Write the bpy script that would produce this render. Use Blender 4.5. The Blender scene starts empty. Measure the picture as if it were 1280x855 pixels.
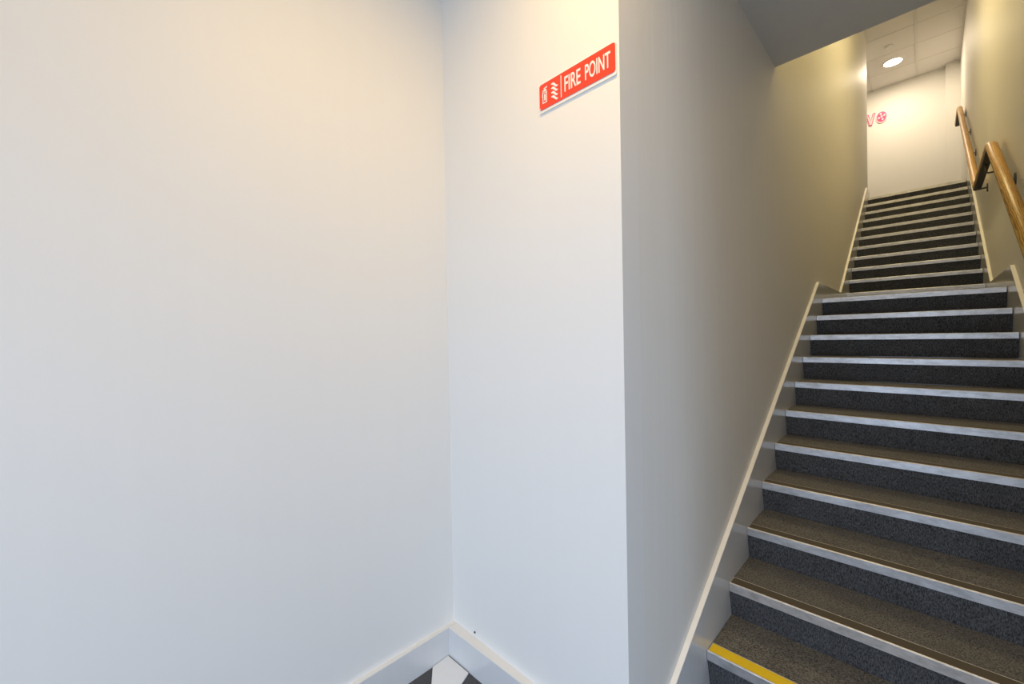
import bpy, math, random
from mathutils import Vector, Matrix
random.seed(4)
S = 0.857            # measured units -> metres (ceiling tiles come out 0.6 m)
FLOOR = -1.5986      # floor level below the eye, measured units
sc = bpy.context.scene
col = sc.collection
def U(x, y, z): return Vector((x * S, y * S, (z - FLOOR) * S))

# ------------------------------------------------------------------ camera
FW = Vector((-0.70912574, 0.70501467, -0.00974676)).normalized()
RT = Vector((0.70505826, 0.70892052, -0.01801503)).normalized()
UP = RT.cross(FW).normalized()
cd = bpy.data.cameras.new('camera'); cam = bpy.data.objects.new('camera', cd); col.objects.link(cam)
cd.sensor_width = 36.0; cd.sensor_fit = 'HORIZONTAL'; cd.lens = 513.48 / 1280 * 36
cd.clip_start = 0.02
m = Matrix.Identity(4)
for i in range(3):
    m[i][0] = RT[i]; m[i][1] = UP[i]; m[i][2] = -FW[i]
m.translation = U(0, 0, 0)
cam.matrix_world = m
sc.camera = cam
# ------------------------------------------------------------------ world, daylight, exposure
w = bpy.data.worlds.new('world'); sc.world = w; w.use_nodes = True
bg = w.node_tree.nodes['Background']; bg.inputs[0].default_value = (0.62, 0.76, 1.0, 1); bg.inputs[1].default_value = .6
def daylight(name, p, rot, sx, sy, watts, c):
    l = bpy.data.lights.new(name, 'AREA'); l.shape = 'RECTANGLE'; l.size = sx * S; l.size_y = sy * S
    l.energy = watts; l.color = c
    o = bpy.data.objects.new(name, l); o.location = U(*p); o.rotation_euler = rot; col.objects.link(o)
    return o
R = math.radians
daylight('daylight_entrance', (0.1, -3.05, -0.35), (R(56), 0, 0), 3.0, 2.2, 80, (0.55, 0.73, 1.0))
daylight('daylight_side', (3.45, -0.9, -0.35), (R(56), 0, R(90)), 2.6, 2.2, 66, (0.57, 0.74, 1.0))
sc.view_settings.view_transform = 'Standard'; sc.view_settings.look = 'None'
sc.view_settings.gamma = 1.0; sc.view_settings.use_curve_mapping = False
sc.view_settings.exposure = 0.1

# ------------------------------------------------------------------ materials
def nt(name):
    mt = bpy.data.materials.new(name); mt.use_nodes = True
    n = mt.node_tree; return mt, n, n.nodes['Principled BSDF']
def coords(n, scale=(1, 1, 1)):
    g = n.nodes.new('ShaderNodeNewGeometry'); mp = n.nodes.new('ShaderNodeMapping')
    mp.inputs['Scale'].default_value = scale
    n.links.new(g.outputs['Position'], mp.inputs['Vector']); return mp.outputs[0]
def noise(n, vec, scale, detail=3, rough=.5):
    t = n.nodes.new('ShaderNodeTexNoise'); t.inputs['Scale'].default_value = scale
    t.inputs['Detail'].default_value = detail; t.inputs['Roughness'].default_value = rough
    n.links.new(vec, t.inputs['Vector']); return t.outputs['Fac']
def ramp(n, fac, stops):
    r = n.nodes.new('ShaderNodeValToRGB'); e = r.color_ramp.elements
    while len(e) < len(stops): e.new(.5)
    for el, (p, c) in zip(e, stops): el.position = p; el.color = (*c, 1)
    n.links.new(fac, r.inputs[0]); return r.outputs[0]
def bump(n, b, fac, st, dist=.002):
    u = n.nodes.new('ShaderNodeBump'); u.inputs['Strength'].default_value = st; u.inputs['Distance'].default_value = dist
    n.links.new(fac, u.inputs['Height']); n.links.new(u.outputs[0], b.inputs['Normal'])
def rrange(n, fac, lo, hi):
    m_ = n.nodes.new('ShaderNodeMapRange'); m_.inputs[3].default_value = lo; m_.inputs[4].default_value = hi
    n.links.new(fac, m_.inputs[0]); return m_.outputs[0]
def paint(name, c, ro, streak=.12, spec=.5, lap=.975, relief=.12):
    mt, n, b = nt(name)
    f1 = noise(n, coords(n, (26, 26, .8)), 1.0, 4)         # roller laps, vertical
    f2 = noise(n, coords(n), 240, 2)
    lo = tuple(v * lap for v in c)
    n.links.new(ramp(n, f1, [(.3, lo), (.7, c)]), b.inputs['Base Color'])
    n.links.new(rrange(n, f1, ro - streak / 2, ro + streak / 2), b.inputs['Roughness'])
    b.inputs['Specular IOR Level'].default_value = spec
    ad = n.nodes.new('ShaderNodeMath'); ad.operation = 'MULTIPLY_ADD'; ad.inputs[1].default_value = .12
    f3 = noise(n, coords(n, (45, 45, 1.2)), 1.0, 3)
    n.links.new(f2, ad.inputs[0]); n.links.new(f3, ad.inputs[2]); bump(n, b, ad.outputs[0], relief, .004)
    return mt
def carpet(name, dark, light, sv):
    mt, n, b = nt(name)
    f1 = noise(n, coords(n, sv), 1.0, 4, .7); f2 = noise(n, coords(n), 9, 3)
    mx = n.nodes.new('ShaderNodeMix'); mx.data_type = 'RGBA'; mx.blend_type = 'MULTIPLY'; mx.inputs[0].default_value = .45
    n.links.new(ramp(n, f1, [(.36, dark), (.66, light)]), mx.inputs[6])
    n.links.new(ramp(n, f2, [(.3, (.6, .6, .6)), (.7, (1, 1, 1))]), mx.inputs[7])
    n.links.new(mx.outputs[2], b.inputs['Base Color'])
    b.inputs['Roughness'].default_value = .95; b.inputs['Specular IOR Level'].default_value = .1
    b.inputs['Sheen Weight'].default_value = .15
    bump(n, b, f1, .6, .003); return mt
def plain(name, c, ro=.5, metal=0.0, spec=.5, emit=0, ec=None):
    mt, n, b = nt(name)
    f = noise(n, coords(n), 60, 2)
    n.links.new(ramp(n, f, [(.2, tuple(v * .93 for v in c)), (.8, c)]), b.inputs['Base Color'])
    b.inputs['Roughness'].default_value = ro; b.inputs['Metallic'].default_value = metal
    b.inputs['Specular IOR Level'].default_value = spec
    if emit:
        b.inputs['Emission Color'].default_value = (*(ec or c), 1); b.inputs['Emission Strength'].default_value = emit
    return mt
M = {}
M['wall'] = paint('wall_paint', (.80, .785, .75), .56, .08, .42, .992, .03)
M['stairwall'] = paint('stairwell_paint', (.80, .78, .73), .60, .24, .32, .97, .16)
M['cap'] = paint('cream_top_edge', (.90, .875, .82), .4, .05, .4)
M['ceiling'] = paint('ceiling_paint', (.70, .70, .68), .8, .05, .2)
M['gloss'] = paint('satin_trim_paint', (.68, .68, .675), .17, .05, .5)
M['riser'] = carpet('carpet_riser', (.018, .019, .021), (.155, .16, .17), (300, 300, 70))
M['tread'] = carpet('carpet_tread_lit', (.026, .025, .023), (.26, .25, .225), (190, 190, 190))  # same carpet as the risers, coloured lighter and browner for warm light from above
M['floorcarpet'] = carpet('carpet_floor', (.03, .03, .034), (.14, .14, .15), (300, 300, 300))
mt, n, b = nt('brushed_aluminium')
f = noise(n, coords(n, (6, 90, 90)), 1.0, 5, .7); f2 = noise(n, coords(n, (9, 3, 25)), 1.6, 6, .75)
n.links.new(ramp(n, f2, [(.3, (.44, .435, .43)), (.60, (.70, .70, .71))]), b.inputs['Base Color'])
n.links.new(rrange(n, f, .32, .6), b.inputs['Roughness']); b.inputs['Metallic'].default_value = .75
M['alu'] = mt
M['strip'] = plain('dark_grip_strip', (.075, .062, .045), .7)
M['yellow'] = plain('yellow_grip_strip', (.86, .60, .0), .55)
mt, n, b = nt('lacquered_oak')
v = coords(n, (30, 3.2, 5)); f = noise(n, v, 2.2, 6, .62)
wv = n.nodes.new('ShaderNodeTexWave'); wv.inputs['Scale'].default_value = 1.6; wv.inputs['Distortion'].default_value = 9
wv.inputs['Detail'].default_value = 3; n.links.new(v, wv.inputs['Vector'])
mx = n.nodes.new('ShaderNodeMix'); mx.data_type = 'FLOAT'; mx.inputs[0].default_value = .4
n.links.new(f, mx.inputs[2]); n.links.new(wv.outputs['Fac'], mx.inputs[3])
n.links.new(ramp(n, mx.outputs[0], [(.25, (.30, .135, .02)), (.5, (.52, .285, .05)), (.8, (.68, .42, .10))]), b.inputs['Base Color'])
b.inputs['Roughness'].default_value = .40
M['oak'] = mt
M['black'] = plain('black_steel', (.022, .022, .021), .6, .0)
M['steel'] = plain('dark_bronze_steel', (.10, .10, .085), .4, .7)
M['red'] = plain('sign_red', (.88, .065, .025), .35)
M['white'] = plain('sign_white', (.85, .84, .80), .4)
M['whiteplastic'] = plain('white_plastic', (.90, .89, .87), .5)
M['tile'] = None
mt, n, b = nt('mineral_fibre_tile')
f = noise(n, coords(n), 130, 4, .7)
n.links.new(ramp(n, f, [(.3, (.80, .78, .75)), (.6, (.88, .86, .83))]), b.inputs['Base Color']); b.inputs['Roughness'].default_value = .9
bump(n, b, f, .2, .002); M['tile'] = mt
M['tee'] = plain('ceiling_grid_white', (.80, .78, .74), .5)
M['void'] = plain('ceiling_void', (.30, .28, .26), .9)
M['pink'] = plain('letter_pink', (.80, .07, .28), .45)
M['palepink'] = plain('letter_pale_pink', (.86, .60, .62), .5)
M['magenta'] = plain('letter_magenta', (.62, .03, .20), .45)
M['smear'] = paint('pale_smear', (.80, .82, .83), .7, .05, .3)
M['lens'] = plain('lit_lens', (1, .9, .75), .5, emit=16, ec=(1, .86, .66))
M['screw'] = plain('screw_metal', (.10, .10, .10), .4, .6)
mt, n, b = nt('window_glass'); n.nodes.remove(b)
tr = n.nodes.new('ShaderNodeBsdfTransparent'); gl = n.nodes.new('ShaderNodeBsdfGlossy'); gl.inputs['Roughness'].default_value = .02
fr = n.nodes.new('ShaderNodeFresnel'); fr.inputs[0].default_value = 1.45
mxs = n.nodes.new('ShaderNodeMixShader'); n.links.new(fr.outputs[0], mxs.inputs[0]); n.links.new(tr.outputs[0], mxs.inputs[1]); n.links.new(gl.outputs[0], mxs.inputs[2])
n.links.new(mxs.outputs[0], n.nodes['Material Output'].inputs[0]); M['glass'] = mt
M['frame'] = plain('grey_door_frame', (.20, .21, .22), .4, .2)

# ------------------------------------------------------------------ builders
WORLD = {}
def link(name, verts, faces, mat, parent=None, smooth=False):
    """verts in world metres; origin at the bottom centre of the bounds"""
    lo = [min(v[i] for v in verts) for i in range(3)]; hi = [max(v[i] for v in verts) for i in range(3)]
    o0 = Vector(((lo[0] + hi[0]) / 2, (lo[1] + hi[1]) / 2, lo[2]))
    me = bpy.data.meshes.new(name); me.from_pydata([tuple(Vector(v) - o0) for v in verts], [], faces)
    me.validate(); me.update()
    import bmesh
    bm = bmesh.new(); bm.from_mesh(me); bmesh.ops.recalc_face_normals(bm, faces=bm.faces); bm.to_mesh(me); bm.free()
    if smooth:
        for p in me.polygons: p.use_smooth = True
    me.materials.append(M[mat])
    o = bpy.data.objects.new(name, me); col.objects.link(o)
    if parent: o.parent = parent; o.location = o0 - WORLD[parent.name]
    else: o.location = o0
    WORLD[o.name] = o0
    return o
def thing(name, p, label, cat, group=None):
    o = bpy.data.objects.new(name, None); o.empty_display_size = .1; col.objects.link(o); o.location = p; WORLD[o.name] = Vector(p)
    return tag(o, label, cat, group)
def tag(o, label, cat, group=None):
    o['label'] = label; o['category'] = cat
    if group: o['group'] = group
    return o
def struct(o): o['kind'] = 'structure'; return o
class MB:
    def __init__(s): s.v = []; s.f = []
    def add(s, vs, fs):
        k = len(s.v); s.v += [Vector(q) for q in vs]; s.f += [tuple(i + k for i in f) for f in fs]; return s
    def box(s, x0, x1, y0, y1, z0, z1):      # measured units
        c = [U(x, y, z) for z in (z0, z1) for y in (y0, y1) for x in (x0, x1)]
        return s.add(c, [(0, 1, 3, 2), (4, 5, 7, 6), (0, 1, 5, 4), (2, 3, 7, 6), (0, 2, 6, 4), (1, 3, 7, 5)])
    def prism_x(s, prof, xa, xb):            # profile (y,z) swept from xa to xb (numbers or functions of y)
        fa = xa if callable(xa) else (lambda y: xa); fb = xb if callable(xb) else (lambda y: xb)
        k = len(prof)
        vs = [U(fa(y), y, z) for y, z in prof] + [U(fb(y), y, z) for y, z in prof]
        fs = [tuple(range(k)), tuple(range(k, 2 * k))] + [(i, (i + 1) % k, k + (i + 1) % k, k + i) for i in range(k)]
        return s.add(vs, fs)
    def prism_y(s, prof, ya, yb):            # profile (x,z)
        k = len(prof)
        vs = [U(x, ya, z) for x, z in prof] + [U(x, yb, z) for x, z in prof]
        fs = [tuple(range(k)), tuple(range(k, 2 * k))] + [(i, (i + 1) % k, k + (i + 1) % k, k + i) for i in range(k)]
        return s.add(vs, fs)
    def prism_z(s, prof, za, zb):
        k = len(prof)
        vs = [U(x, y, za) for x, y in prof] + [U(x, y, zb) for x, y in prof]
        fs = [tuple(range(k)), tuple(range(k, 2 * k))] + [(i, (i + 1) % k, k + (i + 1) % k, k + i) for i in range(k)]
        return s.add(vs, fs)
    def tube(s, pts, r, seg=10):             # pts in measured units, round section
        P = [U(*p) for p in pts]; rings = []
        for i, p in enumerate(P):
            d = (P[min(i + 1, len(P) - 1)] - P[max(i - 1, 0)]).normalized()
            a = Vector((1, 0, 0)) if abs(d.x) < .8 else Vector((0, 1, 0))
            e1 = d.cross(a).normalized(); e2 = d.cross(e1)
            rings.append([p + (e1 * math.cos(t) + e2 * math.sin(t)) * r * S for t in [2 * math.pi * q / seg for q in range(seg)]])
        vs = [v for g_ in rings for v in g_]; fs = []
        for i in range(len(P) - 1):
            for q in range(seg):
                a_ = i * seg + q; b_ = i * seg + (q + 1) % seg
                fs.append((a_, b_, b_ + seg, a_ + seg))
        fs += [tuple(range(seg)), tuple(range(len(vs) - seg, len(vs)))]
        return s.add(vs, fs)
    def lathe(s, cx, cy, prof, seg=28):      # prof (r,z) measured units
        vs = []; k = len(prof)
        for r, z in prof:
            for q in range(seg):
                t = 2 * math.pi * q / seg; vs.append(U(cx + r * math.cos(t), cy + r * math.sin(t), z))
        fs = [(i * seg + q, i * seg + (q + 1) % seg, (i + 1) * seg + (q + 1) % seg, (i + 1) * seg + q) for i in range(k - 1) for q in range(seg)]
        fs += [tuple(range(seg)), tuple(range((k - 1) * seg, k * seg))]
        return s.add(vs, fs)
    def build(s, name, mat, parent=None, smooth=False): return link(name, s.v, s.f, mat, parent, smooth)

# ------------------------------------------------------------------ measured layout
XL = -0.702                                  # face of the left stair stringer
XWL = XL - 0.022                             # left stairwell wall
def xw(y): return 0.470 + 0.006 * (y - 4.6)  # right stairwell wall, slightly out of square
def xs(y): return xw(y) - 0.022              # right stringer face
Y0, G1, Z0, R1 = 1.8984, 0.3042, -1.4236, 0.175
Y2, G2, Z2, R2 = 6.6544, 0.3039, 0.4857, 0.189
LAND = Z0 + 10 * R1; YLAND = Y0 + 10 * G1
TOPZ = Z2 + 10 * R2; YTOP = Y2 + 10 * G2
YM = 1.256                                   # wall with the sign
XA = -1.728                                  # long left wall
CH = 1.85                                    # hall ceiling / soffit
CU = 5.25                                    # upper ceiling
YB = 12.0                                    # back wall upstairs
YS = 3.35                                    # soffit edge
YV = 9.955                                   # end of the left stairwell wall

# ------------------------------------------------------------------ structure
struct(MB().box(XA - .2, 3.2, -2.9, YM + .1, FLOOR - .15, FLOOR).box(XWL, xw(YB), YM + .1, YB, FLOOR - .15, FLOOR).build('floor', 'floorcarpet'))
struct(MB().box(XA - .2, XA, -2.9, YM + .2, FLOOR, CH).build('wall_left', 'wall'))
struct(MB().box(XA, XWL, YM, YM + .12, FLOOR, CH).build('wall_middle', 'wall'))
b_ = MB().box(XWL - .12, XWL, YM + .12, YV, FLOOR, CU).box(XWL - .12, XWL, YM, YM + .12, CH, CU)
struct(b_.build('wall_stair_left', 'stairwall'))
MBr = MB(); prof = [(YM, FLOOR), (YB + .2, FLOOR), (YB + .2, CU), (YM, CU)]
MBr.prism_x(prof, xw, lambda y: xw(y) + .15)
struct(MBr.build('wall_stair_right', 'stairwall'))
struct(MB().box(xw(YM) + .15, 3.2, YM, YM + .15, FLOOR, CH).build('wall_front_right', 'wall'))
# entrance wall behind the camera and side wall, with their glazed openings
eb = MB()
eb.box(XA, -1.4, -2.9, -2.7, FLOOR, CH).box(1.6, 3.2, -2.9, -2.7, FLOOR, CH).box(-1.4, 1.6, -2.9, -2.7, .8, CH)
struct(eb.build('wall_entrance', 'wall'))
sb = MB(); sb.box(3.0, 3.2, -2.7, -2.2, FLOOR, CH).box(3.0, 3.2, .4, YM, FLOOR, CH).box(3.0, 3.2, -2.2, .4, .8, CH)
struct(sb.build('wall_side', 'wall'))
# dropped ceiling of the hall, its slab forms the soffit over the lower steps
struct(MB().box(XA, XWL, -2.7, YM, CH, CH + .12).box(XWL, xw(YS) + .02, -2.7, YS, CH, CH + .12).box(xw(YM), 3.0, -2.7, YM, CH, CH + .12).build('ceiling_hall', 'ceiling'))
struct(MB().box(XWL, xw(YS), YS - .12, YS, CH + .12, CU).build('wall_bulkhead', 'stairwall'))
# upstairs lobby
struct(MB().box(-2.6, xw(YB), YTOP + .07, YB, TOPZ - .2, TOPZ).build('floor_upper', 'floorcarpet'))
struct(MB().box(-2.6, xw(YB), YB, YB + .15, TOPZ - .2, CU).build('wall_back', 'wall'))
struct(MB().box(.317, xw(YB) + .002, YB - .12, YB, TOPZ, CU).build('wall_pilaster', 'wall'))
struct(MB().box(-2.6, XWL - .12, YV - .12, YV, TOPZ, CU).build('wall_lobby_front', 'wall'))
struct(MB().box(-2.75, -2.6, YV - .12, YB + .15, TOPZ - .2, CU).build('wall_lobby_left', 'wall'))
struct(MB().box(-2.6, XWL, YB - .018, YB, TOPZ, TOPZ + .144).build('baseboard_lobby', 'gloss'))
struct(MB().box(XWL, .317, YB - .018, YB, TOPZ, TOPZ + .144).build('baseboard_back', 'gloss'))
# tiled ceiling upstairs
up = struct(MB().box(-2.75, xw(YB) + .15, YS - .12, YB + .15, CU + .05, CU + .15).build('ceiling_upper', 'void'))
TX = [-2.88, -2.18, -1.48, -.78, -.08, .62]; TY = [9.95 + .7 * k for k in range(-10, 4)]
for i in range(5):
    for j in range(len(TY) - 1):
        x0, x1 = TX[i], TX[i + 1]; y0, y1 = TY[j], TY[j + 1]
        y0 = max(y0, YS); y1 = min(y1, YB)
        x1 = min(x1, xw(y0) - .002)
        if y1 < YV + .01: x0 = max(x0, XWL)
        else: x0 = max(x0, -2.6)
        if x1 - x0 < .03 or y1 - y0 < .03: continue
        gx0 = .012 if abs(x0 - TX[i]) < 1e-6 else 0; gx1 = .012 if abs(x1 - TX[i + 1]) < 1e-6 else 0
        MB().box(x0 + gx0, x1 - gx1, y0 + .004, y1 - .004, CU, CU + .03).build('ceiling_tile', 'tile', up)
for x in (-2.18, -1.48, -.78, -.08):
    y0 = YS if x > XWL else YV
    MB().box(x - .017, x + .017, y0, YB, CU - .010, CU + .004).build('ceiling_tee', 'tee', up)
MB().prism_x([(YS, CU - .012), (YB - .12, CU - .012), (YB - .12, CU), (YS, CU)], lambda y: xw(y) - .025, lambda y: xw(y)).build('ceiling_edge_trim', 'tee', up)
MB().box(-2.6, .317, YB - .022, YB, CU - .010, CU).build('ceiling_edge_trim', 'tee', up)
# baseboards in the hall; the one under the sign stands well clear of the wall
BH = .142
struct(MB().prism_x([(-2.7, FLOOR), (YM, FLOOR), (YM, FLOOR + BH), (-2.7, FLOOR + BH)], XA, XA + .025).build('baseboard_left', 'gloss'))
MB().box(XA, XA + .024, -2.7, YM, FLOOR + BH, FLOOR + BH + .003).build('baseboard_lit_top', 'wall', bpy.data.objects['baseboard_left'])  # thin pale layer puts the light from above into the board top's colour
bb = MB().prism_z([(XA + .0251, YM), (XA + .0251, 1.206), (XWL, 1.230), (XWL, YM)], FLOOR, FLOOR + BH)
bb = struct(bb.build('baseboard_middle', 'gloss'))
MB().prism_z([(XA + .0251, YM), (XA + .0251, 1.207), (XWL, 1.231), (XWL, YM)], FLOOR + BH, FLOOR + BH + .003).build('baseboard_lit_top', 'wall', bb)  # same lit-top colouring, laid over the grey board under the sign

# ------------------------------------------------------------------ stairs
def topline(y):                              # upper edge of the stringers
    return y
def stringer_profile(y_start, flight):
    if flight == 1:
        k = R1 / G1; base = LAND + .144
        ya = 4.80 - (base - (FLOOR + BH)) / k
        return [(YM, FLOOR), (Y0 + .34, FLOOR), (4.85, LAND - .3), (Y2 + .03, LAND - .3), (Y2 + .03, base), (4.80, base), (ya, FLOOR + BH), (YM, FLOOR + BH)]
    k = R2 / G2; base = LAND + .144; topb = TOPZ + .144
    yb = 6.255
    ye = yb + (topb - base) / k
    return [(yb, base + .001), (Y2 + .031, base + .001), (Y2 + .031, LAND + .001), (Y2 + .25, LAND + .001), (YTOP + .1, TOPZ - .3), (YV - .004, TOPZ - .3), (YV - .004, topb), (ye, topb)]
def make_flight(name, label, flight):
    y0, z0, g, r = (Y0, Z0, G1, R1) if flight == 1 else (Y2, Z2, G2, R2)
    root = thing(name, U(-.12, y0, FLOOR if flight == 1 else LAND), label, 'staircase')
    pr_ = stringer_profile(0, flight)
    MB().prism_x(pr_, XWL + .001, XL).build('stringer', 'gloss', root)
    MB().prism_x(pr_, xs, lambda y: xw(y) - .001).build('stringer', 'gloss', root)
    if flight == 1: edge = [pr_[7], pr_[6], pr_[5]]
    else: edge = [pr_[0], pr_[-1]]
    cp = edge + [(y_ - .003, z_ + .006) for y_, z_ in edge[::-1]]  # top edge lightened with a thin cream strip over the grey stringer
    MB().prism_x(cp, XWL + .001, XL + .001).build('stringer_top_edge', 'cap', root)['label'] = 'cream top edge'
    MB().prism_x(cp, lambda y: xs(y) - .001, lambda y: xw(y) - .001).build('stringer_top_edge', 'cap', root)['label'] = 'cream top edge'
    for k in range(11):
        y, z = y0 + k * g, z0 + k * r
        zb = (FLOOR if flight == 1 else LAND) if k == 0 else z - r
        xr = xs(y) - .001
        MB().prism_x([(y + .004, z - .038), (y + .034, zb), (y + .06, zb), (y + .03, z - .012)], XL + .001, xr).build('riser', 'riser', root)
        prof = [(y, z - .040), (y + .006, z - .040), (y + .006, z - .010), (y + .070, z - .010), (y + .070, z + .0012), (y + .067, z + .0015), (y + .066, z), (y + .010, z), (y + .007, z + .0025), (y + .002, z + .002), (y, z - .001)]
        nz = MB().prism_x(prof, XL + .002, xr - .004).build('nosing', 'alu', root)
        s_ = MB().box(XL + .006, xr - .006, y + .011, y + .065, z - .001, z + .0018)
        if flight == 1 and k == 0:
            o = s_.build('grip_strip', 'yellow', nz); o['label'] = 'bright yellow grip strip'
        else: s_.build('grip_strip', 'strip', nz)
        ye = y + g + .040
        if k == 10:
            if flight == 2: continue
            ye = Y2 + .040
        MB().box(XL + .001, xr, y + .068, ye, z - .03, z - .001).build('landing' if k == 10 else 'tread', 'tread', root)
    return root
make_flight('lower_stair_flight', 'lower flight of charcoal carpeted steps with metal nosings and a yellow bottom strip', 1)
make_flight('upper_stair_flight', 'upper flight of dark carpeted steps climbing from the landing to the lit lobby', 2)

# ------------------------------------------------------------------ handrail
HR = .035
path = [(1.9, -.50), (5.36, 1.553), (5.44, 1.580), (6.86, 1.580), (6.96, 1.612), (10.42, 3.775), (10.52, 3.80), (11.25, 3.80)]
def xrail(y): return xw(y) - .068
def rail_sweep(section, name, mat, parent, smooth=True):
    """section: list of (side, up) offsets"""
    P = [Vector((0, y, z)) for y, z in path]; rings = []
    for i, p in enumerate(P):
        d0 = (p - P[i - 1]).normalized() if i else None
        d1 = (P[i + 1] - p).normalized() if i < len(P) - 1 else None
        d = ((d0 or d1) + (d1 or d0)).normalized()
        nrm = Vector((0, -d.z, d.y)); c = d.dot(d1 or d0)
        rings.append([U(xrail(p.y) + a, p.y + nrm.y * h / c, p.z + nrm.z * h / c) for a, h in section])
    k = len(section); vs = [v for g_ in rings for v in g_]
    fs = [(i * k + q, i * k + (q + 1) % k, (i + 1) * k + (q + 1) % k, (i + 1) * k + q) for i in range(len(P) - 1) for q in range(k)]
    fs += [tuple(range(k)), tuple(range(len(vs) - k, len(vs)))]
    o = link(name, vs, fs, mat, parent, False)
    if smooth:
        for p in o.data.polygons: p.use_smooth = len(p.vertices) == 4
    return o
hr = thing('handrail', U(xrail(5.4), 5.4, 1.45), 'round oak handrail on dark wall brackets running up the right stairwell wall', 'handrail')
sec = [(HR * math.cos(t), HR * math.sin(t)) for t in [2 * math.pi * q / 20 for q in range(20)]]
rail_sweep(sec, 'rail', 'oak', hr)
o = rail_sweep([(-.026, -.044), (.026, -.044), (.026, -.020), (-.026, -.020)], 'support_bar', 'black', hr, False); o['label'] = 'flat black steel bar under the rail'
def rail_z(y):
    for (a, b), (c, d) in zip(path, path[1:]):
        if a <= y <= c: return b + (d - b) * (y - a) / (c - a)
for y, dz in [(2.7, .10), (4.70, .075), (5.86, .125), (6.72, .065), (8.25, .07), (9.2, .07), (10.25, .08)]:
    zb = rail_z(y) - dz; x1 = xw(y); x0 = xrail(y)
    br = MB().tube([(x1 - .004, y, zb), (x0 + .012, y, zb), (x0 + .003, y, zb + .006), (x0, y, zb + .016), (x0, y, rail_z(y) - .042)], .0075).build('bracket', 'steel', hr, True)
    kx = 20
    pts = [(.026 * math.cos(t), .045 * math.sin(t)) for t in [2 * math.pi * q / kx for q in range(kx)]]
    MB().prism_x([(y + a, zb + h) for a, h in pts], lambda q: xw(q) - .010, lambda q: xw(q)).build('wall_plate', 'steel', br)

# ------------------------------------------------------------------ fire point sign
def rrect(x0, x1, z0, z1, r, n_=6):
    pts = []
    for cx, cz, a0 in ((x1 - r, z1 - r, 0), (x0 + r, z1 - r, 90), (x0 + r, z0 + r, 180), (x1 - r, z0 + r, 270)):
        for q in range(n_ + 1):
            a = R(a0 + 90 * q / n_); pts.append((cx + r * math.cos(a), cz + r * math.sin(a)))
    return pts
sg = thing('fire_point_sign', U(-.905, YM, .885), 'red and white FIRE POINT sign screwed high on the white wall', 'sign')
MB().prism_y(rrect(-1.077, -.732, .888, .999, .006), YM - .006, YM).build('backing_plate', 'white', sg)
MB().prism_y(rrect(-1.075, -.735, .899, .998, .009), YM - .0085, YM - .006).build('red_panel', 'red', sg)
def text_mesh(name, body, x0, x1, z0, z1, y, mat, parent, depth=.0012, weight=0.0):
    cu = bpy.data.curves.new(name, 'FONT'); cu.body = body; cu.extrude = .02; cu.offset = weight
    t = bpy.data.objects.new(name, cu); col.objects.link(t)
    bpy.context.view_layer.update()
    me = t.evaluated_get(bpy.context.evaluated_depsgraph_get()).to_mesh()
    vs = [v.co.copy() for v in me.vertices]; fs = [tuple(p.vertices) for p in me.polygons]
    t.evaluated_get(bpy.context.evaluated_depsgraph_get()).to_mesh_clear()
    bpy.data.objects.remove(t)
    a = [min(v.x for v in vs), max(v.x for v in vs), min(v.y for v in vs), max(v.y for v in vs)]
    out = [U(x0 + (v.x - a[0]) / (a[1] - a[0]) * (x1 - x0), y - (depth if v.z > 0 else 0), z0 + (v.y - a[2]) / (a[3] - a[2]) * (z1 - z0)) for v in vs]
    return link(name, out, fs, mat, parent)
YF = YM - .0085
text_mesh('lettering', 'FIRE', -.950, -.877, .921, .977, YF, 'white', sg, weight=.012)
text_mesh('lettering', 'POINT', -.857, -.753, .921, .977, YF, 'white', sg, weight=.012)
MB().box(-.9675, -.9645, YF - .0012, YF, .907, .990).build('divider_line', 'white', sg)
# extinguisher pictogram: cylinder outline, head with lever and hose
ex = MB()
def plate(mb, poly): mb.prism_y(poly, YF - .0012, YF)
plate(ex, [(-1.0585, .920), (-1.0360, .920), (-1.0360, .924), (-1.0585, .924)])
plate(ex, [(-1.0585, .924), (-1.0555, .924), (-1.0555, .962), (-1.0585, .962)])
plate(ex, [(-1.0390, .924), (-1.0360, .924), (-1.0360, .962), (-1.0390, .962)])
plate(ex, [(-1.0500, .930), (-1.0430, .930), (-1.0430, .955), (-1.0500, .955)])
plate(ex, [(-1.0555, .959), (-1.0390, .959), (-1.0390, .962), (-1.0555, .962)])
plate(ex, [(-1.0550, .965), (-1.0370, .965), (-1.0400, .973), (-1.0520, .973)])
plate(ex, [(-1.0500, .974), (-1.0350, .977), (-1.0350, .982), (-1.0520, .979)])
plate(ex, [(-1.0610, .945), (-1.0595, .945), (-1.0560, .972), (-1.0580, .973)])
ex.build('extinguisher_symbol', 'white', sg)
def flame(z, flip):
    w0, w1 = -1.015, -.982
    pts = []
    for q in range(9):
        t = q / 8; x = w0 + (w1 - w0) * t
        pts.append((x, z + .010 * (t - .5) ** 2 * 4 * (1) - .010 * t + .006 * math.sin(t * 5)))
    back = [(x + .001, zz + .011 * math.sin(math.pi * (q + .6) / 9.2)) for q, (x, zz) in enumerate(pts)]
    return pts + back[::-1]
fl = MB()
for z in (.918, .934, .951, .967): plate(fl, flame(z, False))
fl.build('flame_symbol', 'white', sg)
for x, z in [(-1.071, .904)]:
    MB().prism_y([(x + .002 * math.cos(t), z + .002 * math.sin(t)) for t in [2 * math.pi * q / 10 for q in range(10)]], YF - .002, YF).build('screw_head', 'white', sg)

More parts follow.
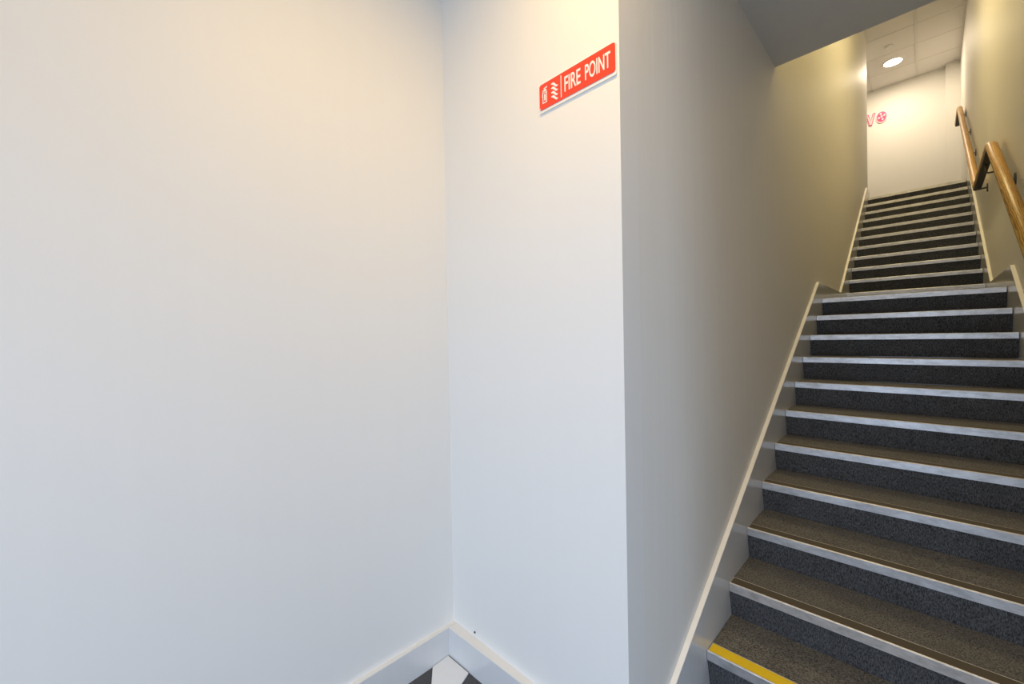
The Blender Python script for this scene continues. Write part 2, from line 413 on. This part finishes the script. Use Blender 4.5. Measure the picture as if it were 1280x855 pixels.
# ------------------------------------------------------------------ lamps
def downlight(x, y, z, watts, label, group, c=(1, .80, .55), r=.115, angle=150, blend=.5):
    t = thing('downlight', U(x, y, z - .012), label, 'downlight', group)
    MB().lathe(x, y, [(r + .02, z), (r + .02, z - .006), (r + .012, z - .012), (r, z - .012), (r, z - .002), (r, z)]).build('trim_ring', 'whiteplastic', t)
    MB().lathe(x, y, [(r, z - .001), (r, z - .008), (r * .8, z - .0105), (.01, z - .011)]).build('lens', 'lens', t)
    l = bpy.data.lights.new('lamp', 'AREA'); l.shape = 'DISK'; l.size = 2 * r * S * .9; l.energy = watts; l.color = c
    o = bpy.data.objects.new('downlight_lamp', l); col.objects.link(o); o.parent = t; o.location = (0, 0, -.02)
    return t
downlight(-.4135, 11.02, CU, 24, 'round glowing downlight in the tiled ceiling above the top of the stairs', 'stair downlights', c=(1, .83, .60), r=.135)
downlight(-.38, 5.8, CU, 42, 'round downlight in the tiled ceiling over the upper flight, behind the soffit', 'stair downlights', c=(1, .79, .38), r=.135)
downlight(-.50, .62, CH, 14, 'round downlight in the hall ceiling near the sign wall', 'hall downlights', c=(1, .62, .15))
downlight(-.55, -1.6, CH, 8, 'unseen round downlight added nearer the entrance as warm fill', 'hall downlights', c=(1, .66, .24))  # lamp added out of view as warm fill on the upper left wall
sm = thing('smoke_detector', U(-.446, 10.355, CU - .03), 'small white smoke detector on the tiled ceiling beside the lit downlight', 'smoke detector')
MB().lathe(-.446, 10.355, [(.06, CU), (.06, CU - .014), (.052, CU - .018)]).build('base', 'whiteplastic', sm, True)
MB().lathe(-.446, 10.355, [(.045, CU - .018), (.043, CU - .026), (.03, CU - .030), (.01, CU - .031)]).build('sensor_cap', 'whiteplastic', sm, True)

# ------------------------------------------------------------------ pink wall letters upstairs
lt = thing('wall_letter', U(-.81, YB, 4.50), 'hollow pink letter v on the wall at the top of the stairs', 'letter', 'pink letters on the lobby wall')
def vshape(o_, i_):
    return [(-.885 - o_, 4.745 + o_), (-.850 + i_, 4.745 + o_), (-.812, 4.595 + o_), (-.772 - i_, 4.745 + o_), (-.736 + o_, 4.745 + o_), (-.792 + o_ * .6, 4.502 - o_), (-.832 - o_ * .6, 4.502 - o_)]
def tri_v(poly, ya, yb, name, mat, parent):
    mb = MB(); a, b1, c, d, e, f_, g_ = poly
    mb.prism_y([a, b1, c, g_], ya, yb); mb.prism_y([c, d, e, f_], ya, yb); mb.prism_y([c, f_, g_], ya, yb)
    return mb.build(name, mat, parent)
tri_v(vshape(.004, .004), YB - .02, YB, 'letter_outline', 'pink', lt)
tri_v(vshape(-.011, -.010), YB - .026, YB - .02, 'letter_face', 'palepink', lt)
lo = thing('wall_letter', U(-.635, YB, 4.49), 'round pink rosette letter o on the wall at the top of the stairs', 'letter', 'pink letters on the lobby wall')
def ell(cx, cz, rx, rz, k=24): return [(cx + rx * math.cos(2 * math.pi * q / k), cz + rz * math.sin(2 * math.pi * q / k)) for q in range(k)]
MB().prism_y(ell(-.635, 4.615, .092, .125), YB - .016, YB).build('letter_outline', 'palepink', lo)
MB().prism_y(ell(-.632, 4.625, .078, .106), YB - .024, YB - .016).build('letter_face', 'pink', lo)
for q in range(8):
    a = math.pi * q / 4 + .3
    MB().prism_y(ell(-.632 + .045 * math.cos(a), 4.625 + .062 * math.sin(a), .017, .023, 12), YB - .030, YB - .024).build('petal', 'magenta' if q % 2 else 'palepink', lo)
MB().prism_y(ell(-.632, 4.625, .018, .024, 12), YB - .032, YB - .024).build('rosette_centre', 'palepink', lo)

# ------------------------------------------------------------------ small things in the hall
pp = MB().prism_z([(-1.699, 1.105), (-1.60, 1.03), (-1.50, 1.09), (-1.545, 1.203), (-1.701, 1.199)], FLOOR, FLOOR + .006).build('floor_smear', 'smear')  # invented thin layer standing in for a pale smear, no known object
tag(pp, 'pale smear built as a made-up thin layer on the dark corner carpet', 'sheet')
sk = thing('wall_screw', U(-1.5835, YM - .004, -1.5095 + .118 - .118), 'tiny dark screw in the white wall just above the baseboard', 'screw')
SZ = -1.43
MB().prism_y(ell(-1.555, SZ, .005, .005, 12), YM - .004, YM).build('screw_head', 'screw', sk)
MB().box(-1.558, -1.552, YM - .0045, YM - .004, SZ - .0008, SZ + .0008).build('screw_slot', 'black', sk)

# ------------------------------------------------------------------ glazed entrance behind the camera
def glazed(name, verts_fn, w0, w1, mull):
    root = struct(thing(name, verts_fn((w0 + w1) / 2, 0, FLOOR), 'grey framed glazing letting daylight into the hall', 'window'))
    del root['label']; del root['category']
    def bx(a, b_, z0, z1, t0, t1, nm, mat):
        mb = MB(); vs = [verts_fn(a_, t, z) for z in (z0, z1) for t in (t0, t1) for a_ in (a, b_)]
        mb.add(vs, [(0, 1, 3, 2), (4, 5, 7, 6), (0, 1, 5, 4), (2, 3, 7, 6), (0, 2, 6, 4), (1, 3, 7, 5)]); return mb.build(nm, mat, root)
    bx(w0, w1, FLOOR, FLOOR + .12, -.04, .04, 'bottom_rail', 'frame'); bx(w0, w1, .74, .80, -.04, .04, 'top_rail', 'frame')
    e = [w0] + mull + [w1]
    for x in e:
        c = min(max(x, w0 + .03), w1 - .03); bx(c - .03, c + .03, FLOOR + .12, .74, -.04, .04, 'mullion', 'frame')
    for a, b_ in zip(e, e[1:]): bx(a + .03, b_ - .03, FLOOR + .12, .74, -.005, .005, 'pane', 'glass')
glazed('door_1', lambda a, t, z: U(a, -2.78 + t, z), -1.4, 1.6, [-.4, .6])
glazed('window_1', lambda a, t, z: U(3.08 + t, a, z), -2.2, .4, [-.9])
